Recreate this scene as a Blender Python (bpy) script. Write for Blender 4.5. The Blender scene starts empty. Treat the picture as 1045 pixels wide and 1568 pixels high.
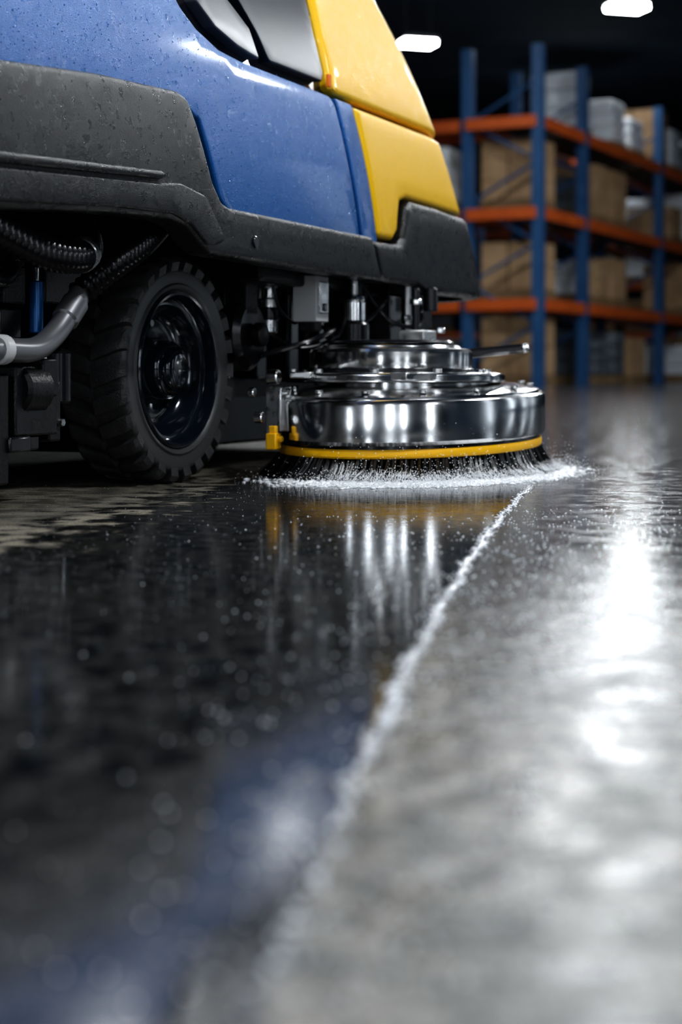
import bpy, bmesh, math, random
from mathutils import Vector, Matrix
from mathutils.geometry import delaunay_2d_cdt
random.seed(7)
scene=bpy.context.scene
PI=math.pi
try:
    scene.view_settings.view_transform='Standard'; scene.view_settings.look='Medium High Contrast'
except Exception as e: print('look',e)

# ------------------------------------------------------------------ materials
def mat(name, base, rough=.5, metal=0, coat=0, bump=None, spec=.5, trans=0, emis=None, estr=0, ior=1.5, rvar=None, cvar=None, coatr=.08):
    m=bpy.data.materials.new(name); m.use_nodes=True
    nt=m.node_tree; b=nt.nodes['Principled BSDF']
    b.inputs['Base Color'].default_value=(*base,1)
    b.inputs['Roughness'].default_value=rough
    b.inputs['Metallic'].default_value=metal
    b.inputs['Coat Weight'].default_value=coat
    b.inputs['Coat Roughness'].default_value=coatr
    b.inputs['Specular IOR Level'].default_value=spec
    b.inputs['Transmission Weight'].default_value=trans
    b.inputs['IOR'].default_value=ior
    if emis:
        b.inputs['Emission Color'].default_value=(*emis,1); b.inputs['Emission Strength'].default_value=estr
    tc=nt.nodes.new('ShaderNodeTexCoord')
    def noise(scale,detail=2,stretch=None):
        n=nt.nodes.new('ShaderNodeTexNoise'); n.inputs['Scale'].default_value=scale; n.inputs['Detail'].default_value=detail
        if stretch:
            mp=nt.nodes.new('ShaderNodeMapping'); mp.inputs['Scale'].default_value=stretch
            nt.links.new(tc.outputs['Object'],mp.inputs['Vector']); nt.links.new(mp.outputs['Vector'],n.inputs['Vector'])
        else: nt.links.new(tc.outputs['Object'],n.inputs['Vector'])
        return n
    if bump:
        n=noise(bump[0],1); bp=nt.nodes.new('ShaderNodeBump'); bp.inputs['Strength'].default_value=bump[1]; bp.inputs['Distance'].default_value=bump[2]
        nt.links.new(n.outputs['Fac'],bp.inputs['Height']); nt.links.new(bp.outputs['Normal'],b.inputs['Normal'])
    if rvar:
        n=noise(rvar[0],3,rvar[3] if len(rvar)>3 else None); mr=nt.nodes.new('ShaderNodeMapRange')
        mr.inputs['From Min'].default_value=.35; mr.inputs['From Max'].default_value=.65
        mr.inputs['To Min'].default_value=rvar[1]; mr.inputs['To Max'].default_value=rvar[2]
        nt.links.new(n.outputs['Fac'],mr.inputs['Value']); nt.links.new(mr.outputs['Result'],b.inputs['Roughness'])
    if cvar:
        n=noise(cvar[0],3); mx=nt.nodes.new('ShaderNodeMix'); mx.data_type='RGBA'
        mr=nt.nodes.new('ShaderNodeMapRange'); mr.inputs['From Min'].default_value=.35; mr.inputs['From Max'].default_value=.65
        nt.links.new(n.outputs['Fac'],mr.inputs['Value']); nt.links.new(mr.outputs['Result'],mx.inputs['Factor'])
        mx.inputs['A'].default_value=(*base,1); mx.inputs['B'].default_value=(*cvar[1],1)
        nt.links.new(mx.outputs['Result'],b.inputs['Base Color'])
    return m
BLUE=mat('blue_metallic_paint',(.002,.105,.37),.32,.2,.25,(850,.5,.0016),rvar=(60,.26,.38),spec=.4)
YEL=mat('yellow_paint',(.92,.54,.004),.40,0,.1,(900,.4,.0014),rvar=(60,.34,.44),spec=.35)
BLK=mat('black_textured_plastic',(.006,.0065,.008),.30,0,0,(900,.45,.0016),rvar=(60,.25,.34),spec=.38)
BLK2=mat('black_smooth_plastic',(.006,.006,.008),.24,0,.15,spec=.4)
DARK=mat('dark_chassis_paint',(.004,.004,.005),.4,.2,bump=(200,.3,.002),spec=.4)
RUB=mat('tyre_rubber',(.030,.030,.031),.42,bump=(300,.5,.002),cvar=(60,(.048,.048,.049)),spec=.5)
SIDE=mat('tyre_sidewall_rubber',(.05,.051,.053),.42,bump=(400,.3,.001))
RIM=mat('wheel_rim_enamel',(.008,.013,.022),.14,.4,.8)
STEEL=mat('brushed_stainless_steel',(.78,.78,.78),.17,1,rvar=(18,.11,.20))
GALV=mat('zinc_plated_steel',(.6,.6,.6),.3,1,rvar=(50,.2,.45))
HOSE=mat('silver_grey_hose',(.22,.22,.23),.34,.6)
GLASS=mat('tinted_window',(.05,.06,.075),.3,0,.2,(900,.2,.001),coatr=.3)
GLASS2=mat('dark_tinted_window',(.003,.009,.018),.3,0,0,(900,.2,.001),spec=.25)
WPL=mat('light_grey_plastic',(.6,.6,.6),.4)
CLBL=mat('blue_cylinder_paint',(.01,.12,.36),.3,.3)
ORG=mat('orange_indicator',(.9,.2,.01),.4)
YBAND=mat('yellow_rubber_band',(.98,.52,.005),.4)
BRI=mat('black_bristle',(.004,.004,.005),.3)
BRI2=mat('wet_grey_bristle',(.10,.10,.11),.15,0,1)  # lighter strands carry the wet highlights in their colour
WATER=mat('water_foam',(.92,.94,.97),.15,0,1)  # white serves real foam and also glints along the water edge
DROP=mat('water_drop',(.3,.32,.35),.10,.3,1,coatr=.1)
PDROP=mat('panel_water_drop',(.10,.22,.42),.10,.3,1)

# ------------------------------------------------------------------ mesh builder
class MB:
    def __init__(s): s.v=[]; s.f=[]; s.m=[]; s.mats=[]
    def mi(s,m):
        if m not in s.mats: s.mats.append(m)
        return s.mats.index(m)
    def add(s,vs,fs,m):
        o=len(s.v); s.v+= [tuple(x) for x in vs]; k=s.mi(m)
        for f in fs: s.f.append([o+i for i in f]); s.m.append(k)
    def box(s,c,d,m,rot=0,rx=0):
        M=Matrix.Rotation(rot,3,'Z')@Matrix.Rotation(rx,3,'X')
        vs=[Vector(c)+M@Vector((x*d[0]/2,y*d[1]/2,z*d[2]/2)) for x in(-1,1) for y in(-1,1) for z in(-1,1)]
        s.add(vs,[(0,1,3,2),(4,6,7,5),(0,4,5,1),(2,3,7,6),(0,2,6,4),(1,5,7,3)],m)
    def lathe(s,c,ax,prof,m,seg=48,sx=1,sy=1,tilt=None):
        ax=Vector(ax).normalized()
        a=Vector((1,0,0)) if abs(ax.x)<.9 else Vector((0,1,0))
        a=(a-ax*a.dot(ax)).normalized(); b=ax.cross(a)
        vs=[];fs=[];n=len(prof)
        for i in range(seg):
            t=2*PI*i/seg
            for r,h in prof:
                p=a*(r*math.cos(t)*sx)+b*(r*math.sin(t)*sy)+ax*h
                if tilt: p=tilt@p
                vs.append(Vector(c)+p)
        for i in range(seg):
            j=(i+1)%seg
            for k in range(n-1): fs.append((i*n+k,j*n+k,j*n+k+1,i*n+k+1))
        fs.append([i*n for i in range(seg)]); fs.append([i*n+n-1 for i in range(seg)][::-1])
        s.add(vs,fs,m)
    def cyl(s,p0,p1,r,m,seg=20,ch=.15):
        p0=Vector(p0);p1=Vector(p1);L=(p1-p0).length; q=min(r*ch,L*.3)
        s.lathe(p0,p1-p0,[(r-q,0),(r,q),(r,L-q),(r-q,L)],m,seg)
    def tube(s,pts,r,m,seg=12,rib=0,ribn=0,sub=10):
        pts=[Vector(p) for p in pts]; P=[]
        for i in range(len(pts)-1):
            p0=pts[max(i-1,0)];p1=pts[i];p2=pts[i+1];p3=pts[min(i+2,len(pts)-1)]
            for k in range(sub):
                t=k/sub
                P.append(.5*((2*p1)+(p2-p0)*t+(2*p0-5*p1+4*p2-p3)*t*t+(3*p1-p0-3*p2+p3)*t**3))
        P.append(pts[-1])
        if rib:
            Q=[]
            L=[0]
            for i in range(1,len(P)): L.append(L[-1]+(P[i]-P[i-1]).length)
            n=int(L[-1]/ribn*4); j=0
            for i in range(n+1):
                d=L[-1]*i/n
                while j<len(L)-2 and L[j+1]<d: j+=1
                f=(d-L[j])/max(L[j+1]-L[j],1e-9); Q.append(P[j].lerp(P[j+1],f))
            P=Q
        vs=[];fs=[]; up=Vector((0.01,.02,1))
        for i,p in enumerate(P):
            t=(P[min(i+1,len(P)-1)]-P[max(i-1,0)]).normalized()
            a=t.cross(up).normalized(); b=t.cross(a)
            rr=r+(rib*(1,.3,-1,.3)[i%4] if rib else 0)
            for k in range(seg):
                q=2*PI*k/seg; vs.append(p+a*rr*math.cos(q)+b*rr*math.sin(q))
        for i in range(len(P)-1):
            for k in range(seg):
                l=(k+1)%seg; fs.append((i*seg+k,i*seg+l,(i+1)*seg+l,(i+1)*seg+k))
        fs.append(list(range(seg))); fs.append([len(P)*seg-1-k for k in range(seg)])
        s.add(vs,fs,m)
    def obj(s,name,parent=None,bevel=0,sharp=35,recalc=True,merge=True):
        me=bpy.data.meshes.new(name); me.from_pydata(s.v,[],s.f)
        for m in s.mats: me.materials.append(m)
        me.polygons.foreach_set('material_index',s.m)
        bm=bmesh.new(); bm.from_mesh(me)
        if merge: bmesh.ops.remove_doubles(bm,verts=bm.verts,dist=1e-6)
        if recalc: bmesh.ops.recalc_face_normals(bm,faces=bm.faces)
        for f in bm.faces: f.smooth=True
        for e in bm.edges:
            if len(e.link_faces)==2 and e.calc_face_angle(0)>math.radians(sharp): e.smooth=False
        bm.to_mesh(me); bm.free()
        o=bpy.data.objects.new(name,me); scene.collection.objects.link(o)
        if parent: o.parent=parent
        if bevel:
            b=o.modifiers.new('bevel','BEVEL'); b.width=bevel; b.segments=2; b.limit_method='ANGLE'; b.angle_limit=math.radians(50)
        return o

# ------------------------------------------------------------------ floor scrubber
# machine frame: local x = forward, local -y = outward (right side), z up
M=bpy.data.objects.new('floor_scrubber_machine',None); scene.collection.objects.link(M)
M.location=(-.25,2.645,0); M.rotation_euler=(0,0,math.atan2(.926,.378))
R=.30; VC=-.40
def s0(z): return 1.04-.66*(z-.34)+.30*(z-.34)**2
def lean(z):
    if z<.42: return 0
    if z<.88: return .5*(z-.42)**2
    return .5*.46**2+.46*(z-.88)
def S(sig,z,off):
    b=s0(z); v0=.13-lean(z)
    if sig<=0: u=b+sig; v=v0+off
    elif sig<R*PI/2:
        a=sig/R; u=b+(R+off)*math.sin(a); v=v0-R+(R+off)*math.cos(a)
    else:
        u=b+R+off; v=v0-R-(sig-R*PI/2)
    return u,max(v,VC),z
def L3(u,v,z): return (u,-v,z)
def fillet(P,r):
    out=[];n=len(P)
    for i in range(n):
        a=Vector(P[i-1]);b=Vector(P[i]);c=Vector(P[(i+1)%n])
        d1=(a-b);d2=(c-b);l1=d1.length;l2=d2.length;d1.normalize();d2.normalize()
        ang=d1.angle(d2)
        if ang>math.radians(172): out.append(b); continue
        t=min(r/math.tan(ang/2),l1*.42,l2*.42)
        p=b+d1*t;q=b+d2*t
        for k in range(6):
            f=k/5; out.append((1-f)**2*p+2*f*(1-f)*b+f*f*q)
    return out
def resample(P,step):
    out=[];n=len(P)
    for i in range(n):
        a=P[i];b=P[(i+1)%n];L=(b-a).length
        if L<1e-6: continue
        k=max(1,int(math.ceil(L/step)))
        for j in range(k): out.append(a.lerp(b,j/k))
    return out
def area(P): return sum(P[i-1].x*P[i].y-P[i].x*P[i-1].y for i in range(len(P)))/2
def inset(P,d):
    n=len(P);out=[]
    for i in range(n):
        t=(P[(i+1)%n]-P[i-1]).normalized(); out.append(P[i]+Vector((-t.y,t.x))*d)
    return out
def inside(p,P):
    c=False;n=len(P)
    for i in range(n):
        a=P[i-1];b=P[i]
        if (a.y>p.y)!=(b.y>p.y) and p.x<(b.x-a.x)*(p.y-a.y)/(b.y-a.y)+a.x: c=not c
    return c
def dist(p,P): return min((p-q).length_squared for q in P)**.5
def panel(mb,pts,off,m,lip=.005,depth=.025,r=.012,grid=.025,both=True):
    P=resample(fillet([Vector(p) for p in pts],r),.012)
    if area(P)<0: P.reverse()
    rings=[(0,off-depth),(0,off-lip)]
    for k in range(1,5):
        a=k/4*PI/2; rings.append((lip*(1-math.cos(a)),off-lip+lip*math.sin(a)))
    n=len(P)
    polys=[inset(P,i) for i,_ in rings]
    vs=[];fs=[]
    for (i,o),q in zip(rings,polys): vs+= [(p.x,p.y,o) for p in q]
    for k in range(len(rings)-1):
        for i in range(n):
            j=(i+1)%n; fs.append((k*n+i,k*n+j,(k+1)*n+j,(k+1)*n+i))
    Q=polys[-1]; xs=[p.x for p in Q]; ys=[p.y for p in Q]
    cv=list(Q)
    nx=int((max(xs)-min(xs))/grid)+1; ny=int((max(ys)-min(ys))/grid)+1
    for a in range(nx):
        for b in range(ny):
            p=Vector((min(xs)+(a+.5)*grid+.0011*(b%2),min(ys)+(b+.5)*grid+.0007*(a%2)))
            if inside(p,Q) and dist(p,Q)>.009: cv.append(p)
    rv,_,rf,_,_,_=delaunay_2d_cdt(cv,[],[list(range(len(Q)))],1,1e-6)
    o=len(vs); vs+=[(p.x,p.y,off) for p in rv]
    for f in rf: fs.append([o+i for i in f])
    for side in ((1,-1) if both else (1,)):
        out=[]
        for a,b,c in vs:
            u,v,z=S(a,b,c)
            if side<0: v=2*VC-v
            out.append(L3(u,v,z))
        mb.add(out,fs,m)

E=R*PI/2+.28
BLUEP=[(-1.95,.79),(-.97,.79),(-1.020,.723),(-1.018,.698),(-.991,.673),(-.935,.653),(-.861,.648),(-.764,.648),(-.636,.648),(-.495,.648),(-.565,.405),(-.71,.400),(-.923,.395),(-1.075,.395),(-1.108,.424),(-1.103,.473),(-1.099,.535),(-1.11,.535),(-1.124,.545),(-1.368,.535),(-1.606,.515),(-1.95,.50)]
b=MB()
panel(b,BLUEP,0,BLUE,r=.02)
panel(b,[(-.483,.648),(-.408,.648),(-.480,.405),(-.553,.405)],0,BLUE,lip=.004,r=.006)
b.obj('blue_side_panels',M)
b=MB()
panel(b,[(-.06,1.12),(-.234,.962),(-.369,.83),(-.432,.753),(-.469,.693),(-.497,.660),(-.47,.654),(E,.654),(E,1.12)],.004,YEL,lip=.012,r=.008)
panel(b,[(-.403,.645),(E,.645),(E,.497),(-.009,.497),(-.155,.499),(-.27,.500),(-.312,.490),(-.34,.462),(-.366,.432),(-.40,.415),(-.476,.415)],.004,YEL,lip=.012,r=.012)
b.obj('yellow_front_hood',M)
b=MB()
panel(b,[(-1.95,.505),(-1.799,.514),(-1.632,.528),(-1.399,.548),(-1.179,.559),(-1.155,.553),(-1.151,.519),(-1.155,.441),(-1.144,.417),(-1.120,.411),(-.885,.411),(-.545,.411),(-.548,.336),(-1.054,.338),(-1.225,.340),(-1.257,.358),(-1.277,.374),(-1.317,.379),(-1.482,.374),(-1.743,.357),(-1.95,.347)],.018,BLK,lip=.008,depth=.04,r=.012)
panel(b,[(-.533,.336),(-.336,.336),(-.30,.327),(0,.33),(E,.33),(E,.49),(-.009,.49),(-.138,.495),(-.269,.495),(-.305,.48),(-.33,.455),(-.365,.425),(-.40,.408),(-.535,.406)],.014,BLK,lip=.012,depth=.04,r=.018)
panel(b,[(-1.95,.411),(-1.71,.421),(-1.321,.440),(-1.300,.436),(-1.326,.429),(-1.71,.408),(-1.95,.398)],.025,BLK,lip=.005,depth=.02,r=.01)
panel(b,[(-1.93,.395),(-1.71,.404),(-1.33,.424),(-1.27,.43),(-1.2,.42),(-1.17,.36),(-1.235,.350),(-1.27,.376),(-1.317,.386),(-1.482,.381),(-1.743,.364),(-1.93,.355)],.022,BLK,lip=.004,depth=.02,r=.012)
b.obj('black_lower_skirt',M)
b=MB()
panel(b,[(-.925,.78),(-.948,.717),(-.917,.687),(-.855,.670),(-.785,.662),(-.775,.71),(-.815,.745),(-.83,.78),(-.9,1.08),(-.95,1.08)],.002,GLASS,lip=.003,r=.006)
panel(b,[(-.79,.81),(-.764,.754),(-.745,.710),(-.741,.667),(-.521,.669),(-.500,.684),(-.459,.759),(-.428,.80),(-.39,.85),(-.15,1.08),(-.85,1.08)],.000,GLASS2,lip=.003,r=.01)
b.obj('tinted_windows',M)
def core(mb,s_a,s_b,z_a,z_b,off,m,nz=10):
    ss=[s_a]+[s_a+(min(s_b,0)-s_a)*i/4 for i in range(1,5)]+[i*R*PI/2/10 for i in range(1,11)]+[E]
    ring=[]
    for k in range(nz+1):
        z=z_a+(z_b-z_a)*k/nz; row=[]
        for s in ss:
            u,v,_=S(s,z,off); row.append(L3(u,v,z))
        for s in ss[::-1]:
            u,v,_=S(s,z,off); row.append(L3(u,2*VC-v,z))
        ring.append(row)
    n=len(ring[0]); vs=[p for r in ring for p in r]; fs=[]
    for k in range(nz):
        for i in range(n):
            j=(i+1)%n; fs.append((k*n+i,k*n+j,(k+1)*n+j,(k+1)*n+i))
    fs.append(list(range(n))); fs.append([nz*n+i for i in range(n)])
    mb.add(vs,fs,m)
b=MB()
core(b,-1.95,E,.385,.80,-.018,BLK2)
core(b,-1.00,E,.80,1.12,-.012,BLK2)
b.obj('body_core',M)
b=MB()
core(b,-1.93,E,.80,.815,-.012,BLUE,1); core(b,-.7,E,1.12,1.14,-.012,YEL,1)
b.box((-.75,.40,.90),(.45,.5,.14),BLK); b.box((-1.0,.40,1.1),(.1,.5,.4),BLK)
b.obj('seat_and_top_covers',M,bevel=.01)
b=MB()
u,v,z=S(-1.063,.367,.018); b.cyl(L3(u,v-.002,z),L3(u,v+.003,z),.009,BLK2)
u,v,z=S(-.497,.674,.0); b.box(L3(u,v+.004,z),(.012,.006,.022),ORG)
b.obj('indicator_and_plug',M,bevel=.001)

# ---- wheel
def wheel(name,side):
    def W(u,v,z):
        if side<0: v=2*VC-v
        return (u,-v,z)
    zc=.177
    def lathev(mb,prof,m,seg=72):
        n=len(prof);vs=[];fs=[]
        for i in range(seg):
            t=2*PI*i/seg
            for r,v in prof: vs.append(W(r*math.cos(t),v,zc+r*math.sin(t)))
        for i in range(seg):
            j=(i+1)%seg
            for k in range(n-1): fs.append((i*n+k,j*n+k,j*n+k+1,i*n+k+1))
        mb.add(vs,fs,m)
    mb=MB()
    lathev(mb,[(.122,-.006),(.126,.000),(.131,.002),(.134,-.001),(.140,-.001),(.150,.001),(.156,.000),(.160,-.004)],SIDE)
    lathev(mb,[(.160,-.004),(.163,-.01),(.164,-.05),(.163,-.095),(.155,-.105),(.124,-.105),(.122,-.10)],RUB)
    N=26
    cs=[(.150,.000),(.166,.0045),(.174,.000),(.177,-.008),(.1765,-.05),(.158,-.05),(.156,-.01)]
    for row in (0,1):
        for i in range(N):
            t0=2*PI*(i+.5*row)/N; w=2*PI/N*.56
            vs=[];K=4
            for k in range(K+1):
                for r,v in cs:
                    sl=.10*(-v/.05)
                    t=t0+w*(k/K-.5)+sl
                    vv=v if row==0 else -.105-v
                    ri=r-(.0015 if k in(0,K) and r>.17 else 0)
                    vs.append(W(ri*math.cos(t),vv,zc+ri*math.sin(t)))
            n=len(cs);fs=[]
            for k in range(K):
                for a in range(n):
                    c2=(a+1)%n; fs.append((k*n+a,k*n+c2,(k+1)*n+c2,(k+1)*n+a))
            fs.append(list(range(n))); fs.append([K*n+a for a in range(n)][::-1])
            mb.add(vs,fs,RUB)
    lathev(mb,[(.123,-.008),(.122,-.001),(.119,.002),(.115,.001),(.113,-.006),(.111,-.018),(.106,-.022),(.101,-.022),(.098,-.030),(.092,-.044),(.080,-.052),(.064,-.054),(.054,-.050),(.048,-.036),(.046,-.020),(.042,-.014),(.036,-.012),(.034,-.004),(.030,.000),(.020,.002),(.0001,.002)],RIM,96)
    for i in range(5):
        t=2*PI*i/5+.4; r=.072
        p=W(r*math.cos(t),-.056,zc+r*math.sin(t)); q=W(r*math.cos(t),-.046,zc+r*math.sin(t))
        mb.cyl(p,q,.007,RIM,6)
    mb.cyl(W(0,-.10,zc),W(0,-.25,zc),.05,DARK)
    return mb.obj(name,M,sharp=40)
wr=wheel('wheel_right',1); wheel('wheel_left',-1)
wr.rotation_euler=(0,0,math.radians(-2.5))   # slightly steered

# ---- chassis
b=MB()
b.box((0.15,.40,.25),(2.0,.50,.26),DARK)
b.box((-.62,.40,.22),(.5,.62,.24),DARK)
b.box((-.58,.40,.10),(.55,.56,.12),DARK)
b.box((.30,.30,.14),(.42,.30,.20),DARK)
b.box((.85,.36,.19),(.8,.42,.30),DARK)
b.box((.62,.05,.345),(.9,.22,.05),DARK)
for x in (.25,.4,.55,.7,.85,1.0): b.box((x,.135,.24),(.05,.04,.16),BLK2)
b.obj('chassis_frame',M,bevel=.006)
b=MB()
b.cyl((1.05,.46,.055),(1.05,.50,.055),.055,RUB,32); b.box((1.05,.48,.14),(.05,.08,.09),DARK)
b.obj('front_caster',M,bevel=.004)
b=MB()
b.box(L3(.221,0,.308),(.045,.04,.08),BLK); b.box(L3(.235,-.04,.25),(.09,.05,.12),DARK)
b.cyl(L3(.328,0,.24),L3(.328,0,.30),.017,GALV); b.cyl(L3(.328,0,.30),L3(.328,0,.336),.012,STEEL); b.cyl(L3(.328,0,.262),L3(.328,0,.285),.0195,BLK2)
b.cyl(L3(.328,0,.318),L3(.328,0,.325),.0165,STEEL,6)
b.box(L3(.375,0.06,.300),(.055,.045,.080),WPL); b.box(L3(.375,.084,.302),(.04,.004,.055),GALV); b.box(L3(.375,.06,.254),(.03,.03,.02),BLK)
b.box(L3(.375,.086,.285),(.014,.006,.014),BLK2)
b.cyl(L3(.477,.10,.225),L3(.477,.10,.262),.028,BLK2); b.cyl(L3(.477,.10,.262),L3(.477,.10,.300),.021,STEEL); b.lathe(L3(.477,.10,.300),(0,0,1),[(.021,0),(.018,.008),(.008,.012)],STEEL); b.cyl(L3(.477,.10,.31),L3(.477,.10,.35),.007,GALV)
b.box(L3(.56,.06,.29),(.05,.05,.11),BLK); b.box(L3(.64,.09,.27),(.06,.06,.09),BLK2)
b.cyl(L3(.70,.12,.235),L3(.70,.12,.34),.008,GALV); b.cyl(L3(.70,.12,.27),L3(.70,.12,.282),.014,STEEL,6)
b.cyl(L3(.665,.15,.225),L3(.665,.15,.33),.007,BLK2); b.cyl(L3(.665,.15,.30),L3(.665,.15,.31),.012,STEEL,6)
b.box(L3(.62,.17,.235),(.07,.05,.03),GALV); b.box(L3(.80,.08,.28),(.12,.07,.09),BLK)
b.cyl(L3(.86,.13,.25),L3(.86,.13,.262),.012,STEEL,6); b.cyl(L3(.75,.15,.29),L3(.75,.15,.335),.014,BLK2)
b.lathe(L3(.225,-.01,.235),(0,-1,0),[(.03,-.02),(.055,-.02),(.06,-.01),(.06,.02),(.05,.03),(.02,.03)],BLK2)
b.lathe(L3(.225,.0,.235),(0,-1,0),[(.012,.02),(.02,.025),(.02,.04),(.01,.045)],DARK)
for u0 in (.28,.36,.40,.52,.60):
    b.cyl(L3(u0,-.05,.22),L3(u0,-.05,.37),.009,random.choice([DARK,GALV,BLK2]))
b.obj('drive_linkage',M,bevel=.002)
b=MB()
b.tube([L3(.33,.0,.24),L3(.36,.05,.215),L3(.42,.09,.235),L3(.46,.09,.27)],.0035,BLK2,8)
b.tube([L3(.44,.02,.27),L3(.46,.06,.25),L3(.52,.10,.262),L3(.60,.11,.30),L3(.66,.1,.34)],.004,BLK2,8)
b.tube([L3(.25,.02,.20),L3(.30,.09,.225),L3(.38,.10,.245),L3(.47,.05,.24),L3(.55,.02,.33)],.005,BLK2,8)
b.tube([L3(.56,.08,.34),L3(.60,.12,.27),L3(.68,.15,.26),L3(.78,.12,.30)],.004,BLK2,8)
b.tube([L3(.28,.03,.33),L3(.31,.03,.28),L3(.36,.04,.26),L3(.38,.02,.33)],.003,BLK2,8)
b.obj('cables',M)
b=MB()
b.tube([L3(-.62,.04,.20),L3(-.556,.04,.200),L3(-.481,.04,.201),L3(-.4347,.04,.2186),L3(-.394,.04,.25),L3(-.365,.04,.277)],.0155,HOSE,16)
b.cyl(L3(-.405,.04,.240),L3(-.375,.04,.266),.0185,HOSE); b.cyl(L3(-.565,.04,.2),L3(-.545,.04,.2),.019,WPL)
b.obj('silver_recovery_hose',M)
b=MB()
b.tube([L3(-.365,.04,.277),L3(-.34,.05,.297),L3(-.30,.06,.322),L3(-.235,.06,.350),L3(-.15,.05,.39)],.0165,BLK2,16,rib=.003,ribn=.012)
b.tube([L3(-.70,.09,.36),L3(-.60,.09,.335),L3(-.526,.09,.320),L3(-.45,.085,.320),L3(-.40,.07,.331),L3(-.35,.04,.352),L3(-.30,0,.385)],.0185,BLK2,16,rib=.0034,ribn=.0135)
b.tube([L3(-.70,.03,.30),L3(-.60,.03,.305),L3(-.53,.02,.29),L3(-.47,.0,.305),L3(-.40,-.02,.36)],.011,BLK2,16,rib=.0018,ribn=.008)
b.cyl(L3(-.43,.08,.322),L3(-.405,.072,.329),.0225,GALV)
b.obj('black_corrugated_hoses',M)
b=MB()
b.cyl(L3(-.41,0,.224),L3(-.41,0,.293),.0095,CLBL); b.cyl(L3(-.41,0,.293),L3(-.41,0,.35),.004,STEEL)
b.box(L3(-.475,-.01,.285),(.05,.04,.05),BLK); b.box(L3(-.47,-.02,.235),(.05,.04,.04),BLK2)
b.box(L3(-.455,-.01,.135),(.10,.08,.09),BLK); b.cyl(L3(-.49,.01,.15),L3(-.43,.01,.15),.034,DARK)
b.box(L3(-.43,.02,.165),(.035,.03,.05),DARK); b.box(L3(-.395,.0,.12),(.03,.04,.08),BLK)
b.box(L3(-.44,.0,.080),(.03,.03,.02),BLK2); b.box(L3(-.50,.01,.08),(.05,.05,.02),BLK2); b.cyl(L3(-.36,.0,.13),L3(-.36,.0,.20),.02,BLK2)
b.box(L3(-.33,-.03,.29),(.10,.05,.05),DARK); b.box(L3(-.56,-.0,.10),(.08,.06,.14),DARK)
b.cyl(L3(-.42,.012,.185),L3(-.42,.02,.185),.009,STEEL,6); b.cyl(L3(-.385,.02,.105),L3(-.385,.027,.105),.006,STEEL,6)
b.obj('rear_drive_motor',M,bevel=.003)

# ---- scrub deck
DC=L3(.405,.2375,0); TI=Matrix.Rotation(math.radians(-1.6),3,'Y')
AX,BX=.31,.22
def dl(mb,prof,m,seg=96): mb.lathe(DC,(0,0,1),prof,m,seg,AX,BX,TI)
b=MB()
dl(b,[(.93,.066),(.985,.066),(1.0,.072),(1.0,.128),(.993,.134),(.975,.137),(.955,.1375),(.95,.141),(.80,.150),(.62,.154),(.61,.160),(.3,.161)],STEEL)
b.obj('steel_deck_ring',M,sharp=30)
b=MB()
dl(b,[(.90,.052),(.955,.052),(.955,.068),(.90,.070)],BLK2)
b.obj('deck_gasket',M)
b=MB()
dl(b,[(.93,.046),(.965,.046),(.972,.049),(.972,.057),(.965,.060),(.93,.060)],YBAND)
b.obj('yellow_bumper_band',M)
b=MB()
HC=Vector(L3(.385,.205,0))
b.lathe(HC,(0,0,1),[(.19,.155),(.195,.158),(.195,.168),(.19,.171),(.15,.173)],STEEL,72)
b.lathe(HC,(0,0,1),[(.138,.170),(.140,.174),(.140,.206),(.136,.211),(.128,.213),(.120,.2135),(.118,.218),(.09,.220),(.05,.221),(.045,.226),(.02,.227)],STEEL,72)
b.lathe(HC,(0,0,1),[(.143,.172),(.1435,.176),(.143,.179)],BLK2,72)
b.lathe(HC,(0,0,1),[(.10,.219),(.11,.221),(.105,.226),(.06,.228)],BLK2,48)
for i in range(10):
    t=2*PI*i/10+.2; p=HC+Vector((.168*math.cos(t),.168*math.sin(t),.171)); b.cyl(p,p+Vector((0,0,.007)),.008,GALV,6)
for i in range(14):
    t=2*PI*i/14+.1; p=Vector(DC)+Vector((AX*.88*math.cos(t),BX*.88*math.sin(t),.147)); p.z+= .0087*math.cos(t); b.cyl(p,p+Vector((0,0,.005)),.007,GALV,6)
b.box(HC+Vector((.02,-.155,.166)),(.09,.03,.014),GALV); b.box(HC+Vector((.17,-.10,.166)),(.07,.05,.012),GALV,.4); b.box(HC+Vector((-.16,-.10,.166)),(.07,.04,.012),GALV,-.5)
b.box(HC+Vector((.26,-.04,.162)),(.10,.05,.016),GALV,.2)
b.obj('deck_motor_housing',M,bevel=.002)
b=MB()
b.box(L3(.185,.085,.110),(.008,.045,.08),GALV); b.box(L3(.165,.105,.112),(.045,.006,.07),GALV)
b.cyl(L3(.165,.105,.138),L3(.165,.118,.138),.009,STEEL,6); b.cyl(L3(.165,.105,.095),L3(.165,.118,.095),.008,STEEL,6)
b.box(L3(.215,.115,.168),(.15,.035,.010),GALV,.35); b.cyl(L3(.142,.085,.165),L3(.142,.105,.165),.012,STEEL)
b.cyl(L3(.125,.07,.10),L3(.125,.085,.10),.009,STEEL); b.cyl(L3(.125,.06,.14),L3(.125,.07,.14),.008,STEEL)
b.box(L3(.130,.100,.062),(.022,.018,.026),YBAND); b.box(L3(.130,.100,.080),(.012,.012,.014),YBAND); b.cyl(L3(.130,.108,.066),L3(.130,.116,.066),.005,YBAND)
b.cyl(L3(.60,.26,.205),L3(.64,.364,.216),.009,BLK2); b.lathe(L3(.64,.364,.216),Vector(L3(.04,.10,.01)),[(.009,0),(.010,.004),(.007,.012),(.002,.014)],STEEL,16)
b.box(L3(.58,.24,.19),(.05,.04,.03),BLK2)
b.box(Vector(DC)+Vector((.285,-.11,.06)),(.03,.03,.03),YBAND,-.9)
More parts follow.
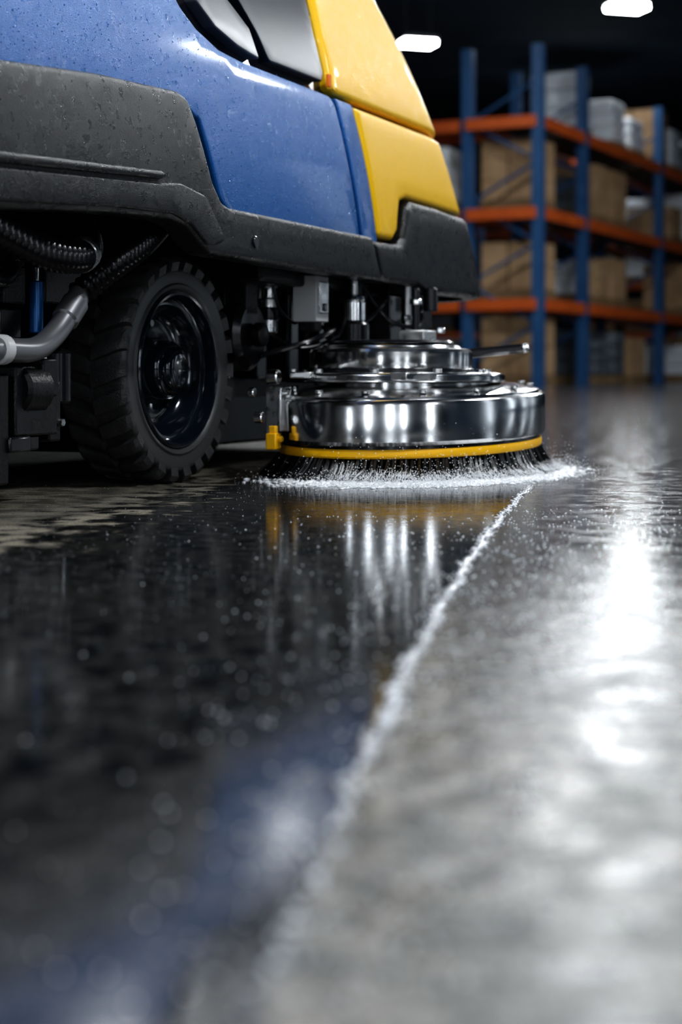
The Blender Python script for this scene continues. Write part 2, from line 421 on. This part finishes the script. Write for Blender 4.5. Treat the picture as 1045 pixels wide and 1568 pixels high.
b.obj('deck_brackets_and_handle',M,bevel=.002)
b=MB()
for row,(r0,r1,n) in enumerate(((.95,1.07,150),(.92,1.0,130),(.86,.92,110))):
    for i in range(n):
        t=2*PI*(i+random.random()*.4)/n
        lean_t=random.uniform(-.012,.012); fl=random.uniform(-.02,.03)
        for k in range(11):
            t2=t+random.uniform(-.006,.006)
            tt=t+lean_t+random.uniform(-.016,.016); rr=r1+fl+random.uniform(-.015,.03)
            z0=.050+.0087*math.cos(t)
            a=Vector((AX*r0*math.cos(t2),BX*r0*math.sin(t2),z0)); e=Vector((AX*rr*math.cos(tt),BX*rr*math.sin(tt),random.uniform(.0005,.006)))
            mid=(a+e)/2+Vector((math.cos(t),math.sin(t),0))*-.005
            tan=Vector((-math.sin(t),math.cos(t),0)); w=.0010
            rad=Vector((math.cos(t),math.sin(t),0))
            vs=[]
            for p,ww in ((a,w*1.3),(mid,w),(e,w*.5)):
                p=p+Vector(DC); vs+=[p-tan*ww,p+rad*ww,p+tan*ww]
            fs=[(0,1,4,3),(1,2,5,4),(2,0,3,5),(3,4,7,6),(4,5,8,7),(5,3,6,8)]
            b.add(vs,fs,BRI2 if random.random()<.05 else BRI)
dl(b,[(.5,.012),(.88,.010),(.90,.05),(.5,.055)],BRI,48)
b.obj('scrub_brush',M,merge=False,recalc=False)

# ------------------------------------------------------------------ water
ico=bmesh.new(); bmesh.ops.create_icosphere(ico,subdivisions=1,radius=1)
IV=[v.co.copy() for v in ico.verts]; IF=[[v.index for v in f.verts] for f in ico.faces]; ico.free()
def blob(mb,p,r,m,sz=1,st=1,a=None):
    if a is None: a=random.random()*6
    c,s=math.cos(a),math.sin(a)
    vs=[]
    for v in IV:
        x=v.x*r*st;y=v.y*r; vs.append((p[0]+c*x-s*y,p[1]+s*x+c*y,p[2]+v.z*r*sz))
    mb.add(vs,IF,m)
b=MB(); PV=[Vector(p) for p in BLUEP]
for i in range(3600):
    p=Vector((random.uniform(-1.8,-.5),random.uniform(.41,.78)))
    if not inside(p,PV): continue
    u,v,z=S(p.x,p.y,.0); r=.0004+.0010*random.random()**3
    blob(b,L3(u,v,z),r,PDROP,random.uniform(.8,1.3))
b.obj('panel_water_droplets',M,merge=False,recalc=False,sharp=180)
ang=math.atan2(.926,.378)
def dworld(t,k,z=0):
    lx=.405+AX*k*math.cos(t); ly=-.2375+BX*k*math.sin(t)
    return (-.25+lx*math.cos(ang)-ly*math.sin(ang), 2.645+lx*math.sin(ang)+ly*math.cos(ang), z)
b=MB()
# t: 0 = front of deck, pi = rear, -pi/2 = outer side
def rt():
    q=random.random()
    if q<.54: return random.gauss(-2.6,.42)
    if q<.72: return random.gauss(-.35,.20)
    return random.uniform(-PI,0.3)
for i in range(9500):      # foam on the floor
    t=rt(); k=1.02+abs(random.gauss(0,.12)); r=random.uniform(.0006,.0028)
    x,y,_=dworld(t,k); blob(b,(x,y,r*.3),r*random.uniform(1,2.0),WATER,.45,random.uniform(1,2.2))
for i in range(3000):
    t=rt(); x,y,_=dworld(t,1.07+abs(random.gauss(0,.05))); r=random.uniform(.002,.0055)
    blob(b,(x,y,r*.3),r,WATER,random.uniform(.4,1.1),random.uniform(1.2,2.4))
for i in range(10000):      # fine airborne mist, low
    t=rt(); q=abs(random.gauss(0,.18)); z=abs(random.gauss(0,.010))*math.exp(-q*1.5)+.001
    if random.random()<.12: z*=3.2
    x,y,_=dworld(t,1.06+q); blob(b,(x,y,z),random.uniform(.0003,.0009),WATER)
for i in range(900):       # jets between the bristles
    t=random.uniform(-PI,.4); x,y,_=dworld(t,1.02); x2,y2,_=dworld(t+random.uniform(-.05,.05),1.03+random.uniform(.02,.13))
    z=random.uniform(.008,.026); p=Vector((x,y,z)); q_=Vector((x2,y2,random.uniform(.001,.012))); r=random.uniform(.0004,.0010); m_=(p+q_)/2
    vs=[p,m_+Vector((r,0,0)),m_+Vector((-.5*r,0,.8*r)),m_+Vector((-.5*r,0,-.8*r)),q_]
    b.add(vs,[(0,1,2),(0,2,3),(0,3,1),(4,2,1),(4,3,2),(4,1,3)],WATER)
b.obj('water_spray',None,merge=False,recalc=False,sharp=180)
def lineX(Y): return -.024+.123*(Y-.446)+.0177*(Y-.446)*(Y-1.3)
b=MB()
n=1100; vs=[];fs=[]
def lx2(Y): return lineX(Y)+.0012*math.sin(Y*60)+.0015*math.sin(Y*23+1)
for i in range(n+1):
    Y=.62+(2.58-.62)*i/n; X=lx2(Y)+random.uniform(-.0004,.0004)
    w=max(.00005,.0019*(.6+.7*math.sin(Y*41)*math.sin(Y*97)+random.uniform(-.2,.4)))*min(1,.12+max(0,Y-.62)/.8); hh=.0016*random.uniform(.3,1.3)*min(1,.15+max(0,Y-.62)/.7)
    for a in (-1,-.5,0,.5,1): vs.append((X+w*a,Y,.0001+hh*(1-a*a)))
for i in range(n):
    for k in range(4): fs.append((i*5+k,i*5+k+1,i*5+k+6,i*5+k+5))
b.add(vs,fs,WATER)  # white ridge carries the sparkle of the water in its colour
for i in range(2600):
    Y=.75+1.85*random.random(); X=lx2(Y)+random.gauss(0,.0030); r=random.uniform(.0004,.0013)
    blob(b,(X,Y,r*.3),r,random.choice((DROP,WATER)),.6,random.uniform(1,2))
for i in range(85):  # bright white beads stand in for out-of-focus glints
    Y=.47+.55*random.random(); X=lx2(Y)+random.gauss(0,.0035); r=random.uniform(.0008,.0018)
    blob(b,(X,Y,r*.5),r,WATER,1,random.uniform(1,1.2))
b.obj('water_edge_bead',None,merge=False,recalc=False,sharp=60)
b=MB()
for i in range(3500):
    Y=.35+3.2*random.random(); X=random.uniform(-.22,.24)*Y; r=random.uniform(.0003,.0009)
    blob(b,(X,Y,r*.3),r,DROP,.6)
for i in range(1500):
    Y=.45+1.7*random.random()**1.2; X=lx2(Y)+abs(random.gauss(0,.09))*Y; r=random.uniform(.0004,.0013)
    blob(b,(X,Y,r*.3),r,WATER,.6)
for i in range(420):
    Y=.45+1.6*random.random(); X=lx2(Y)-abs(random.gauss(0,.08))*Y; r=random.uniform(.0004,.0012)
    blob(b,(X,Y,r*.3),r,WATER,.6)
b.obj('floor_water_droplets',None,merge=False,recalc=False,sharp=180)

# ------------------------------------------------------------------ room
def plane(name,vs,m):
    me=bpy.data.meshes.new(name); me.from_pydata(vs,[],[(0,1,2,3)]); me.materials.append(m)
    o=bpy.data.objects.new(name,me); scene.collection.objects.link(o); return o
x0,x1,y0,y1,H=-24,18,-9,75,8.5
fm=bpy.data.materials.new('wet_concrete'); fm.use_nodes=True; nt=fm.node_tree; N=nt.nodes; Lk=nt.links
bs=N['Principled BSDF']; tc=N.new('ShaderNodeTexCoord'); sp=N.new('ShaderNodeSeparateXYZ'); Lk.new(tc.outputs['Object'],sp.inputs[0])
def mth(op,a,b_=None,c_=None,clamp=False):
    n=N.new('ShaderNodeMath'); n.operation=op; n.use_clamp=clamp
    for i,x in enumerate((a,b_,c_)):
        if x is None: continue
        if isinstance(x,(int,float)): n.inputs[i].default_value=x
        else: Lk.new(x,n.inputs[i])
    return n.outputs[0]
def nz(scale,detail=3,rough=.55,stretch=(1,1,1)):
    mp=N.new('ShaderNodeMapping'); mp.inputs['Scale'].default_value=stretch; Lk.new(tc.outputs['Object'],mp.inputs[0])
    n=N.new('ShaderNodeTexNoise'); n.inputs['Scale'].default_value=scale; n.inputs['Detail'].default_value=detail; n.inputs['Roughness'].default_value=rough
    Lk.new(mp.outputs[0],n.inputs['Vector']); return n.outputs['Fac']
def mr(x,a,b_,c_=0,d=1):
    n=N.new('ShaderNodeMapRange'); n.interpolation_type='SMOOTHSTEP'; Lk.new(x,n.inputs['Value'])
    for k,v in zip(('From Min','From Max','To Min','To Max'),(a,b_,c_,d)): n.inputs[k].default_value=v
    return n.outputs['Result']
def mixc(f,a,b_):
    n=N.new('ShaderNodeMix'); n.data_type='RGBA'; Lk.new(f,n.inputs['Factor'])
    for k,x in (('A',a),('B',b_)):
        if isinstance(x,tuple): n.inputs[k].default_value=(*x,1)
        else: Lk.new(x,n.inputs[k])
    return n.outputs['Result']
def mixf(f,a,b_):
    n=N.new('ShaderNodeMix'); n.data_type='FLOAT'; Lk.new(f,n.inputs['Factor'])
    for k,x in (('A',a),('B',b_)):
        if isinstance(x,(int,float)): n.inputs[k].default_value=x
        else: Lk.new(x,n.inputs[k])
    return n.outputs['Result']
X,Y=sp.outputs[0],sp.outputs[1]
q=mth('MULTIPLY',mth('MULTIPLY',mth('SUBTRACT',Y,.446),mth('SUBTRACT',Y,1.3)),.0177)
lx=mth('ADD',mth('MULTIPLY_ADD',mth('SUBTRACT',Y,.446),.123,-.024),q)
big=nz(3,4); med=nz(22,4); fine=nz(260,2); med2=nz(48,4)
d=mth('SUBTRACT',lx,X)
wet=mth('MULTIPLY',mr(d,-.003,.004),mr(Y,2.7,3.1,1,0))
dd=mth('SUBTRACT',mth('MULTIPLY_ADD',mth('SUBTRACT',2.57,Y),-.134,-.20),X)
dd=mth('ADD',dd,mth('MULTIPLY',mth('SUBTRACT',med,.5),.5))
dry=mth('MULTIPLY',mr(dd,-.03,.06),mr(mth('ADD',Y,mth('MULTIPLY',mth('SUBTRACT',med,.5),1.2)),1.5,1.85))
far=mr(Y,.6,1.7)      # film of water gets thicker towards the machine
cL=mixc(mr(big,.4,.65),(.005,.006,.008),(.018,.018,.017)); cL=mixc(mr(med2,.42,.60),cL,(.034,.034,.033))
cR=mixc(mr(med2,.40,.60),(.07,.071,.070),(.33,.315,.29)); cR=mixc(mr(big,.4,.65,0,.5),cR,(.10,.103,.105)); cR=mixc(mr(fine,.5,.7,0,.7),cR,(.04,.04,.04))
cR=mixc(mth('MULTIPLY',far,.88),cR,(.016,.019,.024))
cD=mixc(mr(med,.38,.64),(.06,.055,.045),(.22,.195,.15)); cD=mixc(mr(fine,.4,.65,0,.7),cD,(.04,.036,.03))
col=mixc(wet,cR,cL); col=mixc(dry,col,cD); Lk.new(col,bs.inputs['Base Color'])
rL=mr(med,.35,.7,.05,.12); rR=mixf(far,mr(med,.35,.65,.22,.44),mr(med,.35,.65,.08,.18)); rD=mr(fine,.3,.7,.4,.7)
Lk.new(mixf(dry,mixf(wet,rR,rL),rD),bs.inputs['Roughness'])
rip=nz(45,2,.5,(1,2.2,1)); rip2=nz(150,2,.5,(1,1.5,1))
hgt=mth('ADD',mth('MULTIPLY',rip,mixf(wet,.0009,.00036)),mth('MULTIPLY',rip2,mixf(wet,.00055,.00010))); hgt=mth('ADD',hgt,mth('MULTIPLY',fine,mixf(dry,mixf(wet,.0005,.00005),.0008)))
bp=N.new('ShaderNodeBump'); bp.inputs['Strength'].default_value=.5; bp.inputs['Distance'].default_value=1; Lk.new(hgt,bp.inputs['Height']); Lk.new(bp.outputs[0],bs.inputs['Normal'])
plane('floor',[(x0,y0,0),(x1,y0,0),(x1,y1,0),(x0,y1,0)],fm)
WM=mat('dark_blue_wall',(.03,.07,.12),.7,bump=(3,.3,.02),cvar=(.6,(.05,.10,.16)))
CM=mat('dark_ceiling',(.05,.09,.15),.8,cvar=(.5,(.08,.13,.20)))
plane('ceiling',[(x0,y0,H),(x1,y0,H),(x1,y1,H),(x0,y1,H)],CM)
plane('wall_back',[(x0,y1,0),(x1,y1,0),(x1,y1,H),(x0,y1,H)],WM)
plane('wall_front',[(x0,y0,0),(x1,y0,0),(x1,y0,H),(x0,y0,H)],WM)
plane('wall_left',[(x0,y0,0),(x0,y1,0),(x0,y1,H),(x0,y0,H)],WM)
plane('wall_right',[(x1,y0,0),(x1,y1,0),(x1,y1,H),(x1,y0,H)],WM)
WE=mat('daylight_window',(.8,.85,.9),.4,emis=(.85,.92,1.0),estr=7)
WE2=mat('dim_window',(.8,.85,.9),.4,emis=(.8,.9,1.0),estr=2.0)
FRM=mat('window_frame_grey',(.1,.1,.11),.4,.5)
nw=0
for xx,w in ((-9,1.2),(-3.2,1.0),(1.6,.9),(4.6,.8),(12,1.6)):  # added glowing panels behind the camera, for streaks on the steel rim
    nw+=1
    b=MB(); b.box((xx,y0+.06,3.0),(w,.04,4.4),WE)
    for sx in (-1,1): b.box((xx+sx*(w/2+.06),y0+.07,3.0),(.12,.12,4.64),FRM)
    for zz in (.74,3.0,5.26): b.box((xx,y0+.08,zz),(w+.2,.12,.12),FRM)
    b.obj('window_%d'%nw)
for yy,w in ((4,1.2),(10.5,1.4),(16,1.4),(21.5,1.4)):  # added glowing panels, out of view, for sheen on the dark side surfaces
    nw+=1
    b=MB(); b.box((x1-.06,yy,3.1),(.04,w,5.0),WE2)
    for sy in (-1,1): b.box((x1-.07,yy+sy*(w/2+.06),3.1),(.12,.12,5.24),FRM)
    for zz in (.54,3.1,5.66): b.box((x1-.08,yy,zz),(.12,w+.2,.12),FRM)
    b.obj('window_%d'%nw)

# ------------------------------------------------------------------ racks
random.seed(23)
RB=mat('blue_rack_paint',(.02,.08,.20),.4,cvar=(2,(.03,.10,.23)))
RO=mat('orange_beam_paint',(.60,.12,.02),.4,cvar=(2,(.48,.09,.016)))
RW=mat('rack_shelf_board',(.10,.08,.06),.7,cvar=(3,(.06,.05,.04)))
CB=mat('cardboard',(.36,.23,.12),.75,cvar=(3,(.48,.32,.18)))
TAPE=mat('packing_tape',(.6,.5,.35),.3)
SW=mat('white_shrink_wrap',(.75,.8,.85),.25,0,.3,(8,.5,.05))
DG=mat('grey_stock_cartons',(.08,.10,.12),.6,cvar=(2,(.16,.18,.21)))
WD=mat('pallet_wood',(.22,.14,.07),.8)
LV=[1.19,2.53,3.87]; TOP=5.0
def rack(name,o,dr,ups,dep,endbeam=False,skip=False):
    dr=Vector((*dr,0)).normalized(); dv=Vector((*dep[0],0)).normalized(); D=dep[1]; o=Vector((*o,0))
    a=math.atan2(dr.y,dr.x); mb=MB()
    for u in ups[1 if skip else 0:]:
        for k in (0,D):
            p=o+dr*u+dv*k; mb.box(p+Vector((0,0,TOP/2)),(.16,.16,TOP),RB,a); mb.box(p+Vector((0,0,.01)),(.22,.2,.02),RB,a)
        z=.3;fl=0
        while z<TOP-.7:
            p=o+dr*u+dv*(0 if fl else D)+Vector((0,0,z)); q_=o+dr*u+dv*(D if fl else 0)+Vector((0,0,z+.6)); mb.cyl(p,q_,.025,RB,6); z+=.6; fl=1-fl
    for i in range(len(ups)-1):
        L=ups[i+1]-ups[i]; c0=o+dr*(ups[i]+ups[i+1])/2
        for z in LV:
            for k in (-.05,D+.05): mb.box(c0+dv*k+Vector((0,0,z)),(L,.05,.17),RO,a)
            mb.box(c0+dv*D/2+Vector((0,0,z+.09)),(L-.15,D-.05,.02),RW,a)
    if endbeam:
        for z in LV: mb.box(o+dv*D/2-dr*.10+Vector((0,0,z)),(.05,D,.17),RO,a)
    mb.obj(name,None,sharp=30)
    c1=MB();c2=MB()
    for i in range(len(ups)-1):
        u=ups[i]+.22
        while u<ups[i+1]-.95:
            w=random.uniform(.62,.92)
            for z in [0]+LV:
                zb=z+.102 if z else 0
                if random.random()<.15: continue
                cc=o+dr*(u+w/2)+dv*(D/2)
                c1.box(cc+Vector((0,0,zb+.07)),(w,D*.8,.14),WD,a)
                hh=random.uniform(.5,.92); kind=random.random()
                if kind<.5:
                    nxx=random.choice((1,2)); nzz=random.choice((1,2,3))
                    for ix in range(nxx):
                        for iy in range(2):
                            for iz in range(nzz):
                                p=cc+dr*((ix+.5)/nxx-.5)*w+dv*((iy+.5)/2-.5)*D*.8+Vector((0,0,zb+.14+hh*(iz+.5)/nzz))
                                c1.box(p,(w/nxx*.94,D*.38,hh/nzz*.97),CB,a+random.uniform(-.03,.03)); c1.box(p+Vector((0,0,hh/nzz*.487)),(w/nxx*.94,.06,.004),TAPE,a)
                else:
                    m=SW if kind<.80 else DG
                    for iz in range(3):
                        p=cc+Vector((0,0,zb+.14+hh*(iz+.5)/3)); c2.box(p,(w*random.uniform(.86,.96),D*.76,hh/3*.98),m,a+random.uniform(-.03,.03))
            u+=w+.28
    if c1.v: c1.obj('cardboard_boxes',None,bevel=.01)
    if c2.v: c2.obj('shrink_wrapped_pallet_goods',None,bevel=.04)
dA=(.435,.900); nA=(-.900,.435)
rack('pallet_rack',(2.894,25.0),dA,[0,2.1,6.6,11.1,15.6],(nA,1.1),True)
rack('pallet_rack',(1.80,25.53),nA,[0,2.7,5.4],(dA,1.1),skip=True)
rack('pallet_rack',(-7,46),(1,0),[0,2.7,5.4,8.1,10.8,13.5,16.2],((0,1),1.1))

# ------------------------------------------------------------------ lamps
LE=mat('lamp_diffuser',(1,1,1),.4,emis=(.93,.97,1.0),estr=60)
LH=mat('lamp_housing',(.2,.2,.21),.4,.8)
def lamp(x,y,z,rot=0,power=0,size=(.62,.42),aim=None):
    mb=MB()
    mb.box((0,0,.06),(size[0]+.06,size[1]+.06,.08),LH); mb.box((0,0,.13),(size[0]*.5,.1,.06),LH)
    for sx in (-1,1): mb.cyl((sx*size[0]*.4,0,.1),(sx*size[0]*.4,0,H-z),.012,LH,6)
    mb.box((0,0,-.02),(size[0],size[1],.08) if (not power or aim) else (size[0],size[1],.04),LE if (not power or aim) else LH)
    o=mb.obj('ceiling_lamp',None,bevel=.005); o.location=(x,y,z); o.rotation_euler=(0,0,rot)
    if power:
        ld=bpy.data.lights.new('lamp_light','AREA'); ld.shape='RECTANGLE'; ld.size=size[0]*.8; ld.size_y=size[1]*.8; ld.energy=power; ld.color=(.93,.97,1)
        lo=bpy.data.objects.new('lamp_light',ld); scene.collection.objects.link(lo); lo.parent=o; lo.location=(0,0,-.06)
        if aim:   # added area light, tilted along the aisle to draw the floor streak
            ld.spread=math.radians(50); ld.size=.4; ld.size_y=.2
            lo.location=(0,-size[1]/2-.08,-.08); dv=Vector(aim)-Vector((x,y,z)); dv.rotate(Matrix.Rotation(-rot,3,'Z'))
            lo.rotation_euler=dv.to_track_quat('-Z','Y').to_euler()
lamp(1.47,32.6,6.5,.3,9,aim=(0,2,0)); lamp(4.93,29.4,6.5,.3,6,aim=(.2,1,0)); lamp(6.3,45,6.5,.3,14,aim=(.4,2,0))  # visible pair; last one added behind the racks for the floor streak
lamp(2.85,21,6.3,.3,3.0,aim=(.2,1,0))  # off-frame flood, added to feed the main floor streak
lamp(2.0,1.2,3.3,1.2,105,(.9,.35))  # unseen key lamp, added to light the machine
lamp(2.6,6.5,4.4,1.2,180,(1.0,.4))  # unseen rim lamp, added for edge highlights on the nose
lamp(8.0,12.0,5.4,1.2,420,(1.2,.6))  # unseen lamp, placed for the highlight along the side panels
lamp(-1.0,.7,3.6,1.2,80,(.9,.35))  # unseen lamp, added to brighten the upper left of the body
lamp(7,20,6.5,1.2,400,(1.2,.5)); lamp(0,20,6.5,1.2,180,(1.2,.5))  # unseen lamps, added to light the racks
# unseen fill light on a tripod, added to brighten the wheel and underside
b=MB()
b.box((0,0,0),(.50,.10,.34),LH); b.box((0,-.052,0),(.46,.01,.30),FRM)
wl=b.obj('work_light_on_tripod',None,bevel=.01)
wl.location=(2.9,.2,1.5); tgt=Vector((-.1,2.7,.25)); dirv=tgt-wl.location
wl.rotation_euler=(0,0,math.atan2(dirv.y,dirv.x)+PI/2)
b=MB()
for k in range(3):
    t=2*PI*k/3; b.cyl((0,0,-.5),(.45*math.cos(t),.45*math.sin(t),-1.49),.014,LH,10)
b.cyl((0,0,-.7),(0,0,-.15),.018,LH,12)
b.obj('tripod_legs',wl)
ld=bpy.data.lights.new('work_light','AREA'); ld.shape='RECTANGLE'; ld.size=.46; ld.size_y=.30; ld.energy=52; ld.color=(.95,.98,1)
lo=bpy.data.objects.new('work_light',ld); scene.collection.objects.link(lo); lo.parent=wl; lo.location=(0,-.07,0); lo.rotation_euler=(math.radians(90-18),0,0)

w=bpy.data.worlds.new('world'); scene.world=w; w.use_nodes=True
w.node_tree.nodes['Background'].inputs[0].default_value=(.05,.08,.13,1); w.node_tree.nodes['Background'].inputs[1].default_value=.3

# ------------------------------------------------------------------ camera
cd=bpy.data.cameras.new('camera'); cam=bpy.data.objects.new('camera',cd); scene.collection.objects.link(cam)
cam.location=(0,0,.17); cam.rotation_euler=(PI/2,0,0)
cd.sensor_fit='VERTICAL'; cd.sensor_height=36; cd.sensor_width=24; cd.lens=60; cd.shift_y=-.135; cd.clip_start=.02
cd.dof.use_dof=True; cd.dof.focus_distance=2.30; cd.dof.aperture_fstop=4.6
scene.camera=cam
